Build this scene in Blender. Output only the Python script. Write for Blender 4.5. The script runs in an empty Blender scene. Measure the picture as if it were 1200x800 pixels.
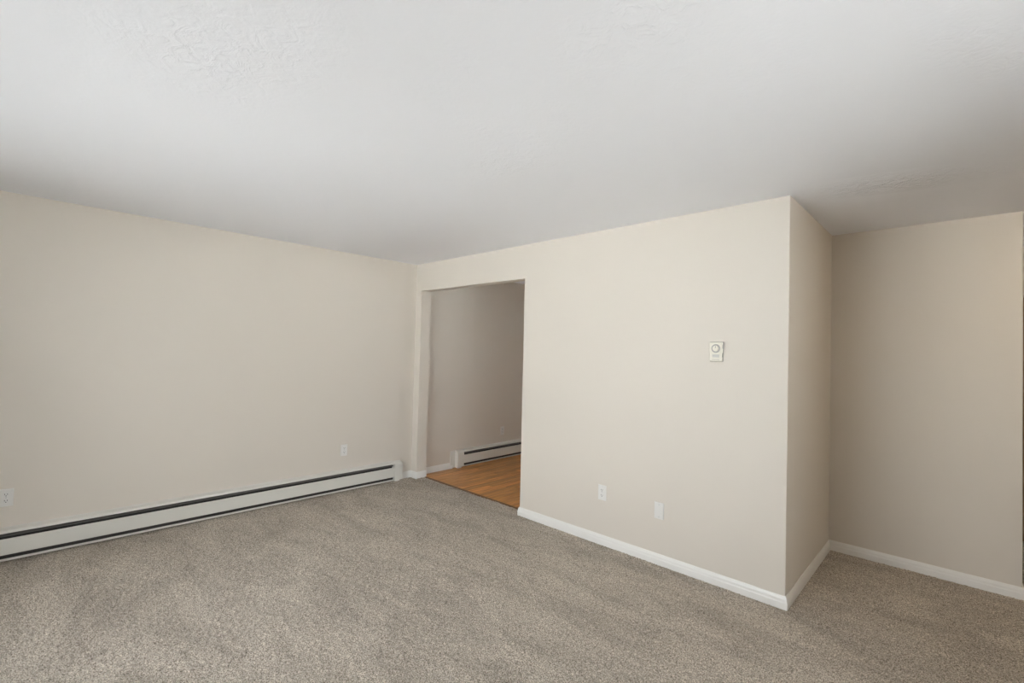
import bpy, bmesh, math, random
import numpy as np
from mathutils import Matrix, Vector

C = bpy.context.scene
COL = C.collection
random.seed(4)
RNG = np.random.default_rng(7)

# ------------------------------------------------------------------ camera
YAW, PITCH, ROLL = math.radians(-43.844), math.radians(1.2215), math.radians(1.4518)
d = Vector((math.sin(YAW)*math.cos(PITCH), math.cos(YAW)*math.cos(PITCH), math.sin(PITCH)))
r = Vector((math.cos(YAW), -math.sin(YAW), 0)); u = r.cross(d)
r2 = math.cos(ROLL)*r + math.sin(ROLL)*u
u2 = -math.sin(ROLL)*r + math.cos(ROLL)*u
cam = bpy.data.objects.new('camera', bpy.data.cameras.new('camera'))
COL.objects.link(cam)
M = Matrix((r2, u2, -d)).transposed().to_4x4()
M.translation = Vector((4.5795, -3.1463, 1.4656))
cam.matrix_world = M
cam.data.sensor_width = 36.0
cam.data.lens = 550.83/1200*36.0
cam.data.clip_start = 0.02
C.camera = cam

# ------------------------------------------------------------------ world: bright overcast sky
W = bpy.data.worlds.new('overcast_sky'); C.world = W; W.use_nodes = True
nt = W.node_tree; nt.nodes.clear()
out = nt.nodes.new('ShaderNodeOutputWorld'); bg = nt.nodes.new('ShaderNodeBackground')
tc = nt.nodes.new('ShaderNodeTexCoord'); sp = nt.nodes.new('ShaderNodeSeparateXYZ')
rp = nt.nodes.new('ShaderNodeValToRGB')
rp.color_ramp.elements[0].position = 0.0; rp.color_ramp.elements[0].color = (.955, .96, .985, 1)
rp.color_ramp.elements[1].position = 1.0; rp.color_ramp.elements[1].color = (.88, .905, .98, 1)
nt.links.new(tc.outputs['Generated'], sp.inputs[0]); nt.links.new(sp.outputs['Z'], rp.inputs[0])
nt.links.new(rp.outputs[0], bg.inputs[0]); nt.links.new(bg.outputs[0], out.inputs[0])
bg.inputs[1].default_value = 4.6

# ------------------------------------------------------------------ dimensions (metres)
H = 2.44
XO1, XO2, XE = 0.1048, 1.705, 3.832      # opening left / right edge, outer corner of the front wall
YR, T, HO = 1.236, 0.131, 2.137          # recess depth, wall thickness, opening height
XR = 4.852                               # free end of the recess wall
YB, XW = -4.30, 6.10                     # back wall (windows), right wall
YK, YH = 3.30, 2.60                      # kitchen far wall, hallway far wall
WX0, WX1, WZ0, WZ1 = 0.85, 3.55, 0.06, 2.08   # glazed patio door in the back wall

SY0, SY1, SZ0, SZ1 = -3.20, -1.05, .70, 2.14    # unseen window added in the right wall as fill light

# daylight entering through the glazed door (portal only guides the sky light)
def area(name, loc, rot, sx, sy, power, color=(1, 1, 1), portal=False):
    l = bpy.data.lights.new(name, 'AREA'); l.shape = 'RECTANGLE'; l.size = sx; l.size_y = sy
    l.energy = power; l.color = color
    if portal: l.cycles.is_portal = True
    o = bpy.data.objects.new(name, l); COL.objects.link(o); o.location = loc; o.rotation_euler = rot
    return o
area('window_portal', ((WX0+WX1)/2, YB+0.005, (WZ0+WZ1)/2), (math.radians(90), 0, 0), WX1-WX0, WZ1-WZ0, 1, portal=True)
area('side_fill_portal', (XW-.005, (SY0+SY1)/2, (SZ0+SZ1)/2), (math.radians(90), 0, math.radians(90)), SY1-SY0, SZ1-SZ0, 1, portal=True)
KX0, KX1, KZ0, KZ1 = 1.75, 3.15, .95, 2.10    # unseen kitchen window, added to brighten the kitchen
area('kitchen_fill_portal', ((KX0+KX1)/2, YK-.005, (KZ0+KZ1)/2), (math.radians(-90), 0, 0), KX1-KX0, KZ1-KZ0, 1, portal=True)

# the sun stands behind the house and lights the patio, never the room directly
sl = bpy.data.lights.new('sun', 'SUN'); sl.energy = 33; sl.angle = math.radians(1.5); sl.color = (.99, .985, .995)
so = bpy.data.objects.new('sun', sl); COL.objects.link(so)
so.rotation_euler = Vector((.12, -.75, -1.0)).to_track_quat('-Z', 'Y').to_euler()

C.view_settings.view_transform = 'Standard'
C.view_settings.look = 'None'
C.view_settings.gamma = 1.0
C.view_settings.use_curve_mapping = False
C.view_settings.exposure = 0.63

# ------------------------------------------------------------------ materials
def mat(name, color, rough=0.6, bump=None, spec=0.5, metal=0.0):
    """bump: (scale, strength, distance, detail)"""
    m = bpy.data.materials.new(name); m.use_nodes = True
    t = m.node_tree; b = t.nodes['Principled BSDF']
    b.inputs['Base Color'].default_value = (*color, 1); b.inputs['Roughness'].default_value = rough
    b.inputs['Metallic'].default_value = metal
    b.inputs['Specular IOR Level'].default_value = spec
    if bump:
        g = t.nodes.new('ShaderNodeNewGeometry')
        n = t.nodes.new('ShaderNodeTexNoise'); n.inputs['Scale'].default_value = bump[0]
        n.inputs['Detail'].default_value = bump[3]
        bp = t.nodes.new('ShaderNodeBump'); bp.inputs['Strength'].default_value = bump[1]
        bp.inputs['Distance'].default_value = bump[2]
        t.links.new(g.outputs['Position'], n.inputs['Vector'])
        t.links.new(n.outputs[0], bp.inputs['Height']); t.links.new(bp.outputs[0], b.inputs['Normal'])
    return m

WALL = mat('beige_wall_paint', (.745, .686, .608), .55, (55, .18, .002, 3), .35)
TRIM = mat('white_trim_paint', (.88, .86, .82), .35, (30, .05, .002, 2), .5)
HEATER = mat('cream_heater_enamel', (.77, .75, .69), .38, (14, .05, .003, 2))
DARK = mat('dark_metal_and_shade', (.05, .045, .04), .6)  # element and bracket metal; also the painted shade inside the heater
DAMPER = mat('grey_damper_metal', (.16, .15, .14), .5)
PLASTIC = mat('white_plastic', (.82, .80, .765), .35)
IVORY = mat('ivory_plastic', (.80, .76, .65), .4)
SLOT = mat('dark_slot', (.03, .028, .025), .7)
SHADE = mat('grey_plastic', (.42, .40, .36), .5)
STEEL = mat('steel', (.6, .6, .6), .35, metal=1.0)
ALU = mat('white_window_frame', (.82, .82, .82), .4)
DOORWOOD = mat('brown_door_stain', (.34, .18, .085), .4, (18, .1, .002, 3))
GROUND = mat('pale_patio_concrete', (.60, .60, .59), .9, (6, .3, .01, 4))

PATCHES = [(4.30, .12, .65, .20, .22, 6.0), (2.86, -2.62, .55, .30, .4, 1.0), (2.4, -1.4, .7, .4, 0, .5)]
def ceiling_material():
    m = mat('white_textured_ceiling', (.90, .90, .925), .85, None, .2)
    t = m.node_tree; b = t.nodes['Principled BSDF']; L = t.links.new
    g = t.nodes.new('ShaderNodeNewGeometry')
    n1 = t.nodes.new('ShaderNodeTexNoise'); n1.inputs['Scale'].default_value = 16; n1.inputs['Detail'].default_value = 5
    n1.inputs['Roughness'].default_value = .6; n1.inputs['Distortion'].default_value = 1.4
    n2 = t.nodes.new('ShaderNodeTexNoise'); n2.inputs['Scale'].default_value = 1.7; n2.inputs['Detail'].default_value = 2
    cr = t.nodes.new('ShaderNodeValToRGB')
    cr.color_ramp.elements[0].position = .5; cr.color_ramp.elements[1].position = .72
    mr = t.nodes.new('ShaderNodeMath'); mr.operation = 'MULTIPLY'
    n3 = t.nodes.new('ShaderNodeTexNoise'); n3.inputs['Scale'].default_value = 70; n3.inputs['Detail'].default_value = 2
    ad = t.nodes.new('ShaderNodeMath'); ad.operation = 'MULTIPLY_ADD'; ad.inputs[1].default_value = .12
    bp = t.nodes.new('ShaderNodeBump'); bp.inputs['Strength'].default_value = .6; bp.inputs['Distance'].default_value = .008
    for n in (n1, n2, n3): L(g.outputs['Position'], n.inputs['Vector'])
    L(n2.outputs[0], cr.inputs[0]); L(n1.outputs[0], mr.inputs[0]); L(cr.outputs[0], mr.inputs[1])
    # hand-patched areas where the plaster was swirled more heavily
    acc = mr.outputs[0]
    for (px, py, sx, sy, ang, amp) in PATCHES:
        mp = t.nodes.new('ShaderNodeMapping'); mp.vector_type = 'TEXTURE'
        mp.inputs['Location'].default_value = (px, py, H); mp.inputs['Rotation'].default_value = (0, 0, ang)
        mp.inputs['Scale'].default_value = (sx, sy, 1)
        gr = t.nodes.new('ShaderNodeTexGradient'); gr.gradient_type = 'SPHERICAL'
        mm = t.nodes.new('ShaderNodeMath'); mm.operation = 'MULTIPLY'
        sc = t.nodes.new('ShaderNodeMath'); sc.operation = 'MULTIPLY_ADD'; sc.inputs[1].default_value = amp
        L(g.outputs['Position'], mp.inputs[0]); L(mp.outputs[0], gr.inputs[0]); L(gr.outputs['Fac'], mm.inputs[0])
        L(n1.outputs[0], mm.inputs[1]); L(mm.outputs[0], sc.inputs[0]); L(acc, sc.inputs[2]); acc = sc.outputs[0]
    L(n3.outputs[0], ad.inputs[0]); L(acc, ad.inputs[2])
    L(ad.outputs[0], bp.inputs['Height']); L(bp.outputs[0], b.inputs['Normal'])
    return m
CEIL = ceiling_material()

def carpet_material():
    m = mat('grey_brown_carpet', (.3, .25, .2), .95, None, .1)
    t = m.node_tree; b = t.nodes['Principled BSDF']; L = t.links.new
    g = t.nodes.new('ShaderNodeNewGeometry')
    n1 = t.nodes.new('ShaderNodeTexNoise'); n1.inputs['Scale'].default_value = 190; n1.inputs['Detail'].default_value = 3
    n1.inputs['Roughness'].default_value = .7
    r1 = t.nodes.new('ShaderNodeValToRGB')
    e = r1.color_ramp.elements
    e[0].position = .36; e[0].color = (.165, .134, .104, 1)
    e[1].position = .64; e[1].color = (.92, .835, .715, 1)
    k = e.new(.5); k.color = (.535, .475, .398, 1)
    # pile brushed in different directions: broad soft patches and vacuum strokes
    mp = t.nodes.new('ShaderNodeMapping'); mp.inputs['Rotation'].default_value = (0, 0, .5); mp.inputs['Scale'].default_value = (1.0, 2.6, 1)
    n2 = t.nodes.new('ShaderNodeTexNoise'); n2.inputs['Scale'].default_value = 1.9; n2.inputs['Detail'].default_value = 6; n2.inputs['Roughness'].default_value = .6
    n2.inputs['Distortion'].default_value = .7
    r2_ = t.nodes.new('ShaderNodeValToRGB')
    r2_.color_ramp.elements[0].position = .34; r2_.color_ramp.elements[0].color = (.77, .765, .765, 1)
    r2_.color_ramp.elements[1].position = .62; r2_.color_ramp.elements[1].color = (1, 1, 1, 1)
    mx = t.nodes.new('ShaderNodeMix'); mx.data_type = 'RGBA'; mx.blend_type = 'MULTIPLY'; mx.inputs[0].default_value = 1
    L(g.outputs['Position'], n1.inputs['Vector']); L(g.outputs['Position'], mp.inputs[0]); L(mp.outputs[0], n2.inputs['Vector'])
    L(n1.outputs[0], r1.inputs[0]); L(n2.outputs[0], r2_.inputs[0])
    L(r1.outputs[0], mx.inputs[6]); L(r2_.outputs[0], mx.inputs[7]); L(mx.outputs[2], b.inputs['Base Color'])
    bp = t.nodes.new('ShaderNodeBump'); bp.inputs['Strength'].default_value = .6; bp.inputs['Distance'].default_value = .004
    L(n1.outputs[0], bp.inputs['Height']); L(bp.outputs[0], b.inputs['Normal'])
    return m
CARPET = carpet_material()

def wood_material(name, c0, c1, rough):
    m = mat(name, c0, rough)
    t = m.node_tree; b = t.nodes['Principled BSDF']; L = t.links.new
    g = t.nodes.new('ShaderNodeNewGeometry'); oi = t.nodes.new('ShaderNodeObjectInfo')
    ad = t.nodes.new('ShaderNodeVectorMath'); ad.operation = 'MULTIPLY_ADD'
    ad.inputs[1].default_value = (9, 9, 9)
    L(oi.outputs['Random'], ad.inputs[0]); L(g.outputs['Position'], ad.inputs[2])
    mp = t.nodes.new('ShaderNodeMapping'); mp.inputs['Scale'].default_value = (28, 2.2, 8)
    n = t.nodes.new('ShaderNodeTexNoise'); n.inputs['Scale'].default_value = 1.5; n.inputs['Detail'].default_value = 6
    n.inputs['Distortion'].default_value = .8
    cr = t.nodes.new('ShaderNodeValToRGB')
    cr.color_ramp.elements[0].position = .3; cr.color_ramp.elements[0].color = (*c0, 1)
    cr.color_ramp.elements[1].position = .7; cr.color_ramp.elements[1].color = (*c1, 1)
    hs = t.nodes.new('ShaderNodeHueSaturation')
    mr = t.nodes.new('ShaderNodeMapRange'); mr.inputs[3].default_value = .78; mr.inputs[4].default_value = 1.22
    L(ad.outputs[0], mp.inputs[0]); L(mp.outputs[0], n.inputs['Vector']); L(n.outputs[0], cr.inputs[0])
    L(oi.outputs['Random'], mr.inputs[0]); L(mr.outputs[0], hs.inputs['Value']); L(cr.outputs[0], hs.inputs['Color'])
    L(hs.outputs[0], b.inputs['Base Color'])
    return m
OAK = wood_material('honey_oak_floor', (.44, .175, .042), (.84, .41, .12), .33)
THRESH = wood_material('dark_oak_threshold', (.20, .09, .03), (.30, .15, .06), .35)

def glass_material():
    m = bpy.data.materials.new('window_glass'); m.use_nodes = True
    t = m.node_tree; t.nodes.clear(); L = t.links.new
    o = t.nodes.new('ShaderNodeOutputMaterial'); mx = t.nodes.new('ShaderNodeMixShader')
    tr = t.nodes.new('ShaderNodeBsdfTransparent'); gl = t.nodes.new('ShaderNodeBsdfGlossy')
    tr.inputs[0].default_value = (.93, .95, .95, 1); gl.inputs['Roughness'].default_value = .02
    fr = t.nodes.new('ShaderNodeFresnel'); fr.inputs[0].default_value = 1.45
    L(fr.outputs[0], mx.inputs[0]); L(tr.outputs[0], mx.inputs[1]); L(gl.outputs[0], mx.inputs[2]); L(mx.outputs[0], o.inputs[0])
    return m
GLASS = glass_material()

# ------------------------------------------------------------------ helpers
def link(name, me, m, parent=None, loc=None):
    o = bpy.data.objects.new(name, me); COL.objects.link(o)
    if m and not me.materials: me.materials.append(m)
    if parent: o.parent = parent
    if loc: o.location = loc
    return o

def finish(name, bm, m, parent=None, smooth=False, loc=None):
    bmesh.ops.recalc_face_normals(bm, faces=bm.faces)
    me = bpy.data.meshes.new(name); bm.to_mesh(me); bm.free()
    if smooth:
        for p in me.polygons: p.use_smooth = True
    return link(name, me, m, parent, loc)

def box(bm, x0, x1, y0, y1, z0, z1, bev=0, seg=2):
    res = bmesh.ops.create_cube(bm, size=1)
    vs = res['verts']
    for v in vs:
        v.co = Vector(((x0+x1)/2 + v.co.x*(x1-x0), (y0+y1)/2 + v.co.y*(y1-y0), (z0+z1)/2 + v.co.z*(z1-z0)))
    if bev:
        es = list({e for v in vs for e in v.link_edges})
        bmesh.ops.bevel(bm, geom=es, offset=bev, segments=seg, affect='EDGES', profile=.5)

def prism(bm, poly, axis, a0, a1):
    """extrude a 2-D polygon along 'y' (poly is x,z) or 'x' (poly is y,z) or 'z' (poly is x,y)"""
    f = {'y': lambda p, a: (p[0], a, p[1]), 'x': lambda p, a: (a, p[0], p[1]), 'z': lambda p, a: (p[0], p[1], a)}[axis]
    A = [bm.verts.new(f(p, a0)) for p in poly]; B = [bm.verts.new(f(p, a1)) for p in poly]
    n = len(poly)
    bm.faces.new(A); bm.faces.new(B[::-1])
    for i in range(n): bm.faces.new((A[i], B[i], B[(i+1) % n], A[(i+1) % n]))

def cyl(bm, c, axis, r0, r1, length, seg=24):
    """cylinder/cone from centre c along axis vector, base radius r0, end radius r1"""
    ax = Vector(axis).normalized()
    q = Vector((0, 0, 1)).rotation_difference(ax).to_matrix().to_4x4()
    mt = Matrix.Translation(Vector(c) + ax*length/2) @ q
    bmesh.ops.create_cone(bm, cap_ends=True, segments=seg, radius1=r0, radius2=r1, depth=length, matrix=mt)

def struct(o, kind='structure'):
    o['kind'] = kind; return o

def tag(o, label, cat, group=None):
    o['label'] = label; o['category'] = cat
    if group: o['group'] = group
    return o

def thing(name, label, cat, loc, rotz=0, group=None):
    o = bpy.data.objects.new(name, None); COL.objects.link(o)
    o.location = loc; o.rotation_euler = (0, 0, rotz); o.empty_display_size = .05
    return tag(o, label, cat, group)

def wallbox(name, x0, x1, y0, y1, z0=0, z1=H, m=None):
    bm = bmesh.new(); box(bm, x0, x1, y0, y1, z0, z1)
    return struct(finish(name, bm, m or WALL))

# ------------------------------------------------------------------ walls
wallbox('wall_left', -.13, 0, YB-.15, YK+.13)
# front wall: wing, header and long panel in one outline around the cased-less opening
bm = bmesh.new()
prism(bm, [(0, 0), (XO1, 0), (XO1, HO), (XO2, HO), (XO2, 0), (XE, 0), (XE, H), (0, H)], 'y', 0, T)
sel = []
for e in bm.edges:
    a, b = e.verts[0].co, e.verts[1].co
    if abs(a.y) < 1e-6 and abs(b.y) < 1e-6:
        if abs(a.x-b.x) < 1e-6 and any(abs(a.x-q) < 1e-6 for q in (XO1, XO2, XE)): sel.append(e)
        if abs(a.z-HO) < 1e-6 and abs(b.z-HO) < 1e-6: sel.append(e)
bmesh.ops.bevel(bm, geom=sel, offset=.005, segments=3, affect='EDGES', profile=.5)
struct(finish('wall_front', bm, WALL))
wallbox('wall_side', XE-.12, XE, T, YK)
wallbox('wall_recess', XE, XR, YR, YR+.12)
bm = bmesh.new()
box(bm, 0, KX0, YK, YK+.13, 0, H); box(bm, KX1, XE, YK, YK+.13, 0, H)
box(bm, KX0, KX1, YK, YK+.13, 0, KZ0); box(bm, KX0, KX1, YK, YK+.13, KZ1, H)
struct(finish('wall_kitchen', bm, WALL))
bm = bmesh.new(); F = .045
for (a, b_, c, e_) in ((KX0, KX0+F, KZ0, KZ1), (KX1-F, KX1, KZ0, KZ1), (KX0+F, KX1-F, KZ1-F, KZ1), (KX0+F, KX1-F, KZ0, KZ0+F),
                       (KX0+F, KX1-F, (KZ0+KZ1)/2-.02, (KZ0+KZ1)/2+.02)):
    box(bm, a, b_, YK+.04, YK+.10, c, e_, .003)
win = struct(finish('kitchen_fill_window', bm, ALU))  # window added to bring more daylight into the kitchen
for c, e_ in ((KZ0+F, (KZ0+KZ1)/2-.02), ((KZ0+KZ1)/2+.02, KZ1-F)):
    bm = bmesh.new(); box(bm, KX0+F-.005, KX1-F+.005, YK+.068, YK+.072, c-.005, e_+.005)
    finish('window_pane', bm, GLASS, win)
bm = bmesh.new(); box(bm, -.5, XW+.5, YB-.4, YK+1.4, H+.125, H+.25)  # unseen slab added over the house; its overhang shades the kitchen window
struct(finish('sun_block_roof', bm, mat('dark_sun_block', (.12, .11, .10), .9)))
bm = bmesh.new()
box(bm, XW, XW+.13, YB-.15, SY0, 0, H); box(bm, XW, XW+.13, SY1, YH+.13, 0, H)
box(bm, XW, XW+.13, SY0, SY1, 0, SZ0); box(bm, XW, XW+.13, SY0, SY1, SZ1, H)
struct(finish('wall_right', bm, WALL))
wallbox('door_gap_blocker', XR-.9, XW+.13, YH+.13, YH+.2, -.02, H)  # slab added behind the door, blocks daylight through the gap beneath it
wallbox('wall_hall_left', XR-.9, XR-.78, YR+.12, YH)
# hallway end wall with a door
DX0, DX1, DZ = 4.90, 5.74, 2.03
bm = bmesh.new()
prism(bm, [(XR-.9, 0), (DX0, 0), (DX0, DZ), (DX1, DZ), (DX1, 0), (XW, 0), (XW, H), (XR-.9, H)], 'y', YH, YH+.13)
struct(finish('wall_hall_end', bm, WALL))
bm = bmesh.new(); box(bm, DX0+.004, DX1-.004, YH+.03, YH+.07, .006, DZ-.004, .002)
for (a, b_) in ((.12, .95), (1.08, 1.9)):
    box(bm, DX0+.13, DX1-.13, YH+.022, YH+.032, a, b_, .006)
door = struct(finish('door_1', bm, DOORWOOD))
bm = bmesh.new(); cyl(bm, (DX1-.07, YH+.034, .95), (0, -1, 0), .03, .03, .008); cyl(bm, (DX1-.07, YH+.03, .95), (0, -1, 0), .01, .01, .04)
bmesh.ops.create_uvsphere(bm, u_segments=20, v_segments=12, radius=.027, matrix=Matrix.Translation((DX1-.07, YH-.02, .95)))
finish('door_handle', bm, STEEL, door, True)
# back wall with the glazed patio door
bm = bmesh.new()
prism(bm, [(0, 0), (WX0, 0), (WX0, WZ1), (WX1, WZ1), (WX1, 0), (XW, 0), (XW, H), (0, H)], 'y', YB-.15, YB)
struct(finish('wall_back', bm, WALL))
bm = bmesh.new()
F = .05
for (a, b_, c, e_) in ((WX0, WX0+F, 0, WZ1), (WX1-F, WX1, 0, WZ1), (WX0+F, WX1-F, WZ1-F, WZ1), (WX0+F, WX1-F, 0, F+.01)):
    box(bm, a, b_, YB-.11, YB-.03, c, e_, .003)
win = struct(finish('window_1', bm, ALU))
mid = (WX0+WX1)/2
for k, (a, b_, yy) in enumerate(((WX0+F, mid+.03, YB-.065), (mid-.03, WX1-F, YB-.095))):
    bm = bmesh.new(); s = .055
    for (p, q, c, e_) in ((a, a+s, .06, WZ1-F), (b_-s, b_, .06, WZ1-F), (a+s, b_-s, WZ1-F-s, WZ1-F), (a+s, b_-s, .06, .06+s)):
        box(bm, p, q, yy-.013, yy+.013, c, e_, .002)
    sash = finish('window_sash', bm, ALU, win)
    bm = bmesh.new(); box(bm, a+s-.005, b_-s+.005, yy-.002, yy+.002, .06+s-.005, WZ1-F-s+.005)
    finish('window_pane', bm, GLASS, sash)

# added side window for fill light: frame, two sashes with panes, sill
bm = bmesh.new(); F = .045
for (a, b_, c, e_) in ((SY0, SY0+F, SZ0, SZ1), (SY1-F, SY1, SZ0, SZ1), (SY0+F, SY1-F, SZ1-F, SZ1), (SY0+F, SY1-F, SZ0, SZ0+F)):
    box(bm, XW+.03, XW+.11, a, b_, c, e_, .003)
win = struct(finish('side_fill_window', bm, ALU))
bm = bmesh.new(); box(bm, XW-.03, XW+.03, SY0-.04, SY1+.04, SZ0-.025, SZ0, .004)
finish('fill_window_sill', bm, TRIM, win)
mid = (SY0+SY1)/2
for k, (a, b_, xx) in enumerate(((SY0+F, mid+.02, XW+.06), (mid-.02, SY1-F, XW+.088))):
    bm = bmesh.new(); s = .035
    for (p, q, c, e_) in ((a, a+s, SZ0+F, SZ1-F), (b_-s, b_, SZ0+F, SZ1-F), (a+s, b_-s, SZ1-F-s, SZ1-F), (a+s, b_-s, SZ0+F, SZ0+F+s)):
        box(bm, xx-.012, xx+.012, p, q, c, e_, .002)
    sash = finish('window_sash', bm, ALU, win)
    bm = bmesh.new(); box(bm, xx-.002, xx+.002, a+s-.005, b_-s+.005, SZ0+F+s-.005, SZ1-F-s+.005)
    finish('window_pane', bm, GLASS, sash)

# unseen warm fill lamp added on the hallway ceiling, shaped as a flush fixture
lampf = thing('hall_fill_lamp', 'added warm fill lamp, round and opal, on the hallway ceiling', 'lamp', (5.45, .45, H))
bm = bmesh.new(); cyl(bm, (0, 0, -.0005), (0, 0, -1), .15, .15, .025, 40); finish('base', bm, STEEL, lampf)
OPAL = bpy.data.materials.new('fill_lamp_glow'); OPAL.use_nodes = True
pb = OPAL.node_tree.nodes['Principled BSDF']; pb.inputs['Base Color'].default_value = (.9, .88, .84, 1)
pb.inputs['Emission Color'].default_value = (1, .80, .55, 1); pb.inputs['Emission Strength'].default_value = 18
bm = bmesh.new(); bmesh.ops.create_uvsphere(bm, u_segments=32, v_segments=16, radius=.14)
for v in bm.verts: v.co.z = -.026 + min(v.co.z, 0)*.55
finish('fill_lamp_shade', bm, OPAL, lampf, True)

# ceiling slab and sub-floor
bm = bmesh.new(); box(bm, -.13, XW+.13, YB-.15, YK+.13, H, H+.12)
struct(finish('ceiling', bm, CEIL))
bm = bmesh.new(); box(bm, -.13, XW+.13, YB-.15, YK+.13, -.16, -.022)
struct(finish('trim_subfloor', bm, mat('subfloor_board', (.4, .3, .2), .8)))
bm = bmesh.new(); box(bm, -30, XW+.13, -60, YB-.15, -.36, -.16); box(bm, XW+.13, 40, -60, YK+.13, -.36, -.16); box(bm, -30, 40, YK+.13, 40, -.36, -.16)
struct(finish('ground', bm, GROUND))

# ------------------------------------------------------------------ carpet with real pile relief
def carpet():
    st = .008
    xs = np.arange(0, XW+st/2, st); ys = np.arange(YB, YH+st/2, st)
    X, Y = np.meshgrid(xs, ys, indexing='ij')
    ins = (Y <= 0.0) | ((X >= XO1) & (X <= XO2) & (Y <= .108)) | ((X >= XE) & (Y <= YR)) | (X >= XR-.78)
    nx, ny = X.shape
    n = nx*ny
    Z = -.0065 + RNG.random((nx, ny))**1.2*.0065
    # shallow dents of brushed pile
    Z += .0015*np.sin(X*7+2*np.sin(Y*5))*np.sin(Y*9+X*3)
    Xj = X + (RNG.random((nx, ny))-.5)*.005; Yj = Y + (RNG.random((nx, ny))-.5)*.005
    Yj = np.where(ins, Yj, Y)
    idx = np.arange(n).reshape(nx, ny)
    cell = ins[:-1, :-1] & ins[1:, :-1] & ins[:-1, 1:] & ins[1:, 1:]
    q = np.stack([idx[:-1, :-1], idx[1:, :-1], idx[1:, 1:], idx[:-1, 1:]], -1)[cell]
    used = np.unique(q); remap = -np.ones(n, dtype=np.int64); remap[used] = np.arange(len(used))
    q = remap[q].astype(np.int32)
    co = np.stack([Xj.ravel(), Yj.ravel(), Z.ravel()], -1)[used].astype(np.float32)
    me = bpy.data.meshes.new('floor')
    me.vertices.add(len(co)); me.vertices.foreach_set('co', co.ravel())
    me.loops.add(q.size); me.loops.foreach_set('vertex_index', q.ravel())
    me.polygons.add(len(q)); me.polygons.foreach_set('loop_start', np.arange(0, q.size, 4, dtype=np.int32))
    me.polygons.foreach_set('loop_total', np.full(len(q), 4, dtype=np.int32))
    me.polygons.foreach_set('use_smooth', np.ones(len(q), dtype=bool))
    me.update(calc_edges=True)
    return struct(link('floor', me, CARPET))
carpet()

# ------------------------------------------------------------------ kitchen oak floor, board by board
bm = bmesh.new(); box(bm, .001, XE-.121, T-.018, YK, -.022, -.0155)
wf = struct(finish('floor_kitchen', bm, THRESH))
PW, PL = .083, 1.15
cache = {}
def plank_mesh(w, l):
    key = (round(w, 3), round(l, 3))
    if key not in cache:
        bm = bmesh.new(); box(bm, 0, w, 0, l, -.0155, -.002, .0012, 1)
        bmesh.ops.recalc_face_normals(bm, faces=bm.faces)
        me = bpy.data.meshes.new('floorboard'); bm.to_mesh(me); bm.free(); me.materials.append(OAK)
        cache[key] = me
    return cache[key]
x = .002; i = 0
while x < XE-.13:
    w = min(PW, XE-.122-x)
    y = T+.001; first = round(random.uniform(.25, PL), 1)
    while y < YK-.02:
        l = min(first if y < T+.01 else PL, YK-.001-y)
        link('floorboard', plank_mesh(w-.0015, l-.0015), None, wf, (x, y, random.uniform(-.0004, .0004)))
        y += l
    x += PW
bm = bmesh.new()
prism(bm, [(.106, -.0155), (.106, -.003), (.110, 0.0), (.122, .0015), (.133, -.001), (.133, -.0155)], 'x', XO1, XO2)
struct(finish('trim_threshold', bm, THRESH))

# ------------------------------------------------------------------ baseboards (mitred runs)
PROF = [(0, 0), (.0135, 0), (.0135, .038), (.0115, .044), (.0105, .058), (.008, .066), (.0045, .075), (0, .075)]
def run(path, names):
    pts = [Vector(p) for p in path]; rings = []
    for i, p in enumerate(pts):
        ns = []
        for a, b_ in ((i-1, i), (i, i+1)):
            if a >= 0 and b_ < len(pts):
                dd = (pts[b_]-pts[a]).normalized(); ns.append(Vector((dd.y, -dd.x)))
        off = ns[0] if len(ns) == 1 else (ns[0]+ns[1])/(1+ns[0].dot(ns[1]))
        rings.append([(p.x+off.x*t_, p.y+off.y*t_, z-.004) for t_, z in PROF])
    for i, nm in enumerate(names):
        bm = bmesh.new()
        A = [bm.verts.new(c) for c in rings[i]]; B = [bm.verts.new(c) for c in rings[i+1]]
        n = len(A); bm.faces.new(A); bm.faces.new(B[::-1])
        for k in range(n): bm.faces.new((A[k], A[(k+1) % n], B[(k+1) % n], B[k]))
        struct(finish(nm, bm, TRIM))
run([(XO2, T), (XO2, 0), (XE, 0), (XE, YR), (XR, YR), (XR, YR+.12)],
    ['baseboard_jamb', 'baseboard_front', 'baseboard_side', 'baseboard_recess', 'baseboard_recess_end'])
run([(0, -.156), (0, 0), (XO1, 0), (XO1, T)], ['baseboard_left', 'baseboard_wing', 'baseboard_wing_jamb'])
run([(0, T), (0, .60)], ['baseboard_kitchen'])
run([(XR-.78, YH), (DX0-.002, YH)], ['baseboard_hall'])
run([(XW, YH), (XW, YB), ], ['baseboard_right'])
run([(WX0, YB), (0, YB)], ['baseboard_back'])
run([(XW, YB), (WX1, YB)], ['baseboard_back_right'])

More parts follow.
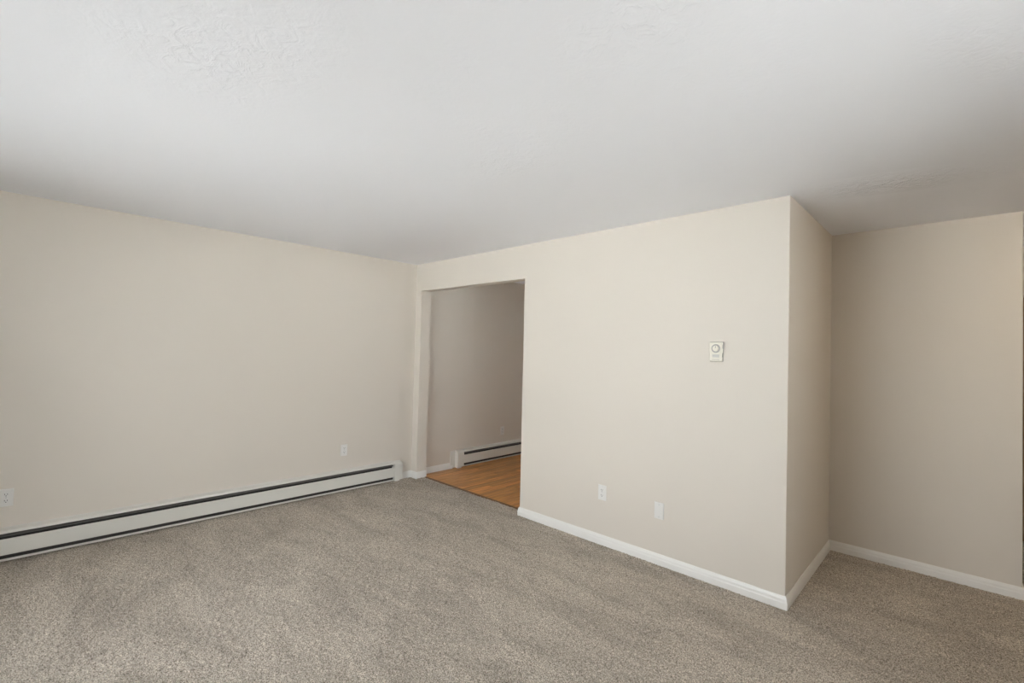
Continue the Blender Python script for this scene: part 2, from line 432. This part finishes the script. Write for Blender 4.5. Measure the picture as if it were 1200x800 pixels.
# ------------------------------------------------------------------ baseboard heaters
def heater(y0, y1, cap_left, cap_right, label, flange=False):
    """faces +x off the wall x=0, running from y0 to y1"""
    t = thing('baseboard_heater', label, 'heater', (0, y0, 0))
    L_ = y1-y0; cw = .10
    a = cw if cap_left else 0; b_ = L_-cw if cap_right else L_
    # back panel with its curled hood and turned-up foot
    bm = bmesh.new()
    prism(bm, [(.0005, 0.006), (.044, 0.006), (.044, .021), (.040, .021), (.034, .010), (.004, .012), (.004, .205), (.046, .199),
               (.052, .188), (.055, .189), (.050, .203), (.044, .207), (.010, .214), (.006, .218), (.0005, .218)], 'y', a, b_)
    finish('back_panel', bm, HEATER, t)
    bm = bmesh.new()
    prism(bm, [(.048, .054), (.060, .050), (.0625, .053), (.0625, .150), (.059, .155), (.050, .153), (.050, .151), (.058, .151), (.0595, .148),
               (.0595, .056), (.049, .0565)], 'y', a, b_)
    finish('front_panel', bm, HEATER, t)
    bm = bmesh.new()
    prism(bm, [(.012, .192), (.030, .176), (.050, .168), (.054, .171), (.054, .175), (.049, .172), (.031, .180), (.014, .195)], 'y', a+.01, b_-.01)
    finish('damper', bm, DAMPER, t)
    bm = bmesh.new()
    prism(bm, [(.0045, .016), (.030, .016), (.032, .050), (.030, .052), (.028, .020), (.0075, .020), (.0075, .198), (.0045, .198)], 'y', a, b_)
    finish('slot_shade_sheet', bm, DARK, t)  # dark sheet added inside the casing to stand in for shade
    # finned heating element, carried by brackets
    bm = bmesh.new(); cyl(bm, (.028, a, .10), (0, 1, 0), .011, .011, b_-a, 16)
    n = int((b_-a-.1)/.012)
    for k in range(n):
        yy = a+.05+k*.012
        box(bm, .007, .048, yy, yy+.0008, .070, .130)
    el = finish('heating_element', bm, DARK, t); el['kind'] = 'stuff'
    k = a+.3
    while k < b_:
        bm = bmesh.new()
        prism(bm, [(.004, .012), (.012, .012), (.012, .06), (.054, .056), (.056, .150), (.052, .150), (.050, .066), (.012, .068), (.012, .2), (.004, .2)], 'y', k, k+.003)
        finish('bracket', bm, DARK, t); k += .75
    for on, c0 in ((cap_left, 0), (cap_right, L_-cw)):
        if not on: continue
        bm = bmesh.new()
        prism(bm, [(.0005, .012), (.062, .012), (.0665, .016), (.0665, .176), (.062, .190), (.052, .199), (.010, .214), (.0005, .216)], 'y', c0, c0+cw)
        bmesh.ops.recalc_face_normals(bm, faces=bm.faces)
        es = [e for e in bm.edges if abs(e.verts[0].co.y-e.verts[1].co.y) < 1e-6 and not (e.verts[0].co.x < .001 and e.verts[1].co.x < .001)]
        bmesh.ops.bevel(bm, geom=es, offset=.002, segments=2, affect='EDGES')
        finish('end_cap', bm, HEATER, t)
        bm = bmesh.new(); box(bm, .004, .056, c0+.012, c0+cw-.03, -.004, .014, .002)
        finish('foot', bm, HEATER, t)
    if flange:
        bm = bmesh.new(); box(bm, .0005, .012, -.075, -.002, .01, .215, .002)
        finish('wall_flange', bm, HEATER, t)
    return t
heater(YB+.12, -.158, False, True, 'long cream baseboard heater on the left wall above the carpet')
heater(.640, 3.05, True, False, 'short cream baseboard heater seen through the opening above the wood floor', True)

# ------------------------------------------------------------------ outlets (built facing -y, rotated onto their wall)
def plate_mesh(w=.070, h=.115, dpt=.006):
    bm = bmesh.new(); box(bm, -w/2, w/2, -dpt, -.0005, -h/2, h/2)
    es = [e for e in bm.edges if e.verts[0].co.y < -dpt+1e-5 and e.verts[1].co.y < -dpt+1e-5]
    bmesh.ops.bevel(bm, geom=es, offset=.004, segments=3, affect='EDGES', profile=.6)
    return bm

def outlet(loc, rotz, label):
    t = thing('wall_outlet', label, 'outlet', loc, rotz)
    finish('cover_plate', plate_mesh(), PLASTIC, t)
    for s in (1, -1):
        zc = s*.0205
        bm = bmesh.new(); pts = []
        for k in range(32):
            an = 2*math.pi*k/32
            pts.append((.0172*math.cos(an), zc + max(-.0142, min(.0142, .0172*math.sin(an)))))
        uniq = [p for j, p in enumerate(pts) if (Vector(p)-Vector(pts[j-1])).length > 1e-5]
        prism(bm, uniq, 'y', -.0082, -.0055)
        rc = finish('receptacle', bm, PLASTIC, t)
        for sx, hh in ((-.0062, .0085), (.0062, .0068)):
            bm = bmesh.new(); box(bm, sx-.0014, sx+.0014, -.0086, -.0081, zc+.003-hh/2, zc+.003+hh/2)
            finish('slot', bm, SLOT, rc)
        bm = bmesh.new(); cyl(bm, (0, -.0081, zc-.0078), (0, -1, 0), .0026, .0026, .0005, 14)
        finish('ground_hole', bm, SLOT, rc)
    bm = bmesh.new(); cyl(bm, (0, -.0058, 0), (0, -1, 0), .0034, .0028, .0013, 16)
    finish('screw', bm, STEEL, t)
    return t
R90 = math.radians(90)
outlet((0, -3.187, .412), R90, 'white duplex outlet at the far left edge, above the long heater')
outlet((0, -.826, .412), R90, 'white duplex outlet on the left wall near the corner end of the heater')
outlet((0, 1.472, .375), R90, 'white outlet on the wall seen through the opening, above the short heater')
outlet((2.569, 0, .393), 0, 'white duplex outlet low on the front wall, left of the blank plate')

t = thing('blank_plate', 'white blank wall plate low on the front wall, right of the outlet', 'wall plate', (3.038, 0, .372))
finish('cover_plate', plate_mesh(), PLASTIC, t)
for s in (1, -1):
    bm = bmesh.new(); cyl(bm, (0, -.0058, s*.042), (0, -1, 0), .0034, .0028, .0013, 16)
    finish('screw', bm, STEEL, t)

# ------------------------------------------------------------------ thermostat
t = thing('thermostat', 'small ivory dial thermostat at eye height on the front wall', 'thermostat', (3.417, 0, 1.499))
w, h, dp = .082, .124, .019
bm = bmesh.new(); box(bm, -w/2-.001, w/2+.003, -.006, -.0005, -h/2-.002, h/2+.002, .002)
finish('wall_base', bm, SHADE, t)
bm = bmesh.new(); box(bm, -w/2, w/2, -dp, -.006, -h/2, h/2, .004, 3)
body = finish('body', bm, IVORY, t)
bm = bmesh.new(); cyl(bm, (0, -dp+.001, .020), (0, -1, 0), .0290, .0275, .003, 40)
finish('dial_ring', bm, SHADE, t, False)
bm = bmesh.new(); cyl(bm, (0, -dp+.001, .020), (0, -1, 0), .0205, .018, .009, 40)
dial = finish('dial', bm, IVORY, t, False)
bm = bmesh.new(); box(bm, -.001, .001, -dp-.0085, -dp-.0075, .022, .036)
finish('pointer', bm, SLOT, dial)
bm = bmesh.new(); box(bm, -.022, .022, -dp-.0012, -dp+.001, -.038, -.018, .0008, 1)
win_ = finish('thermometer_window', bm, mat('pale_gauge', (.62, .60, .54), .3), t)
bm = bmesh.new()
for k in range(9): box(bm, -.018+k*.0045-.0004, -.018+k*.0045+.0004, -dp-.0016, -dp-.0011, -.030, -.026 if k % 2 else -.024)
finish('scale_marks', bm, SHADE, win_)
bm = bmesh.new(); box(bm, -.024, .024, -dp-.0006, -dp+.001, -.053, -.0505)
finish('vent_slit', bm, SHADE, t)
if True:
    for zz in (-.036, .018):
        bm = bmesh.new(); box(bm, w/2-.002, w/2+.0006, -.015, -.009, zz, zz+.028)
        finish('side_vent', bm, SLOT, t)
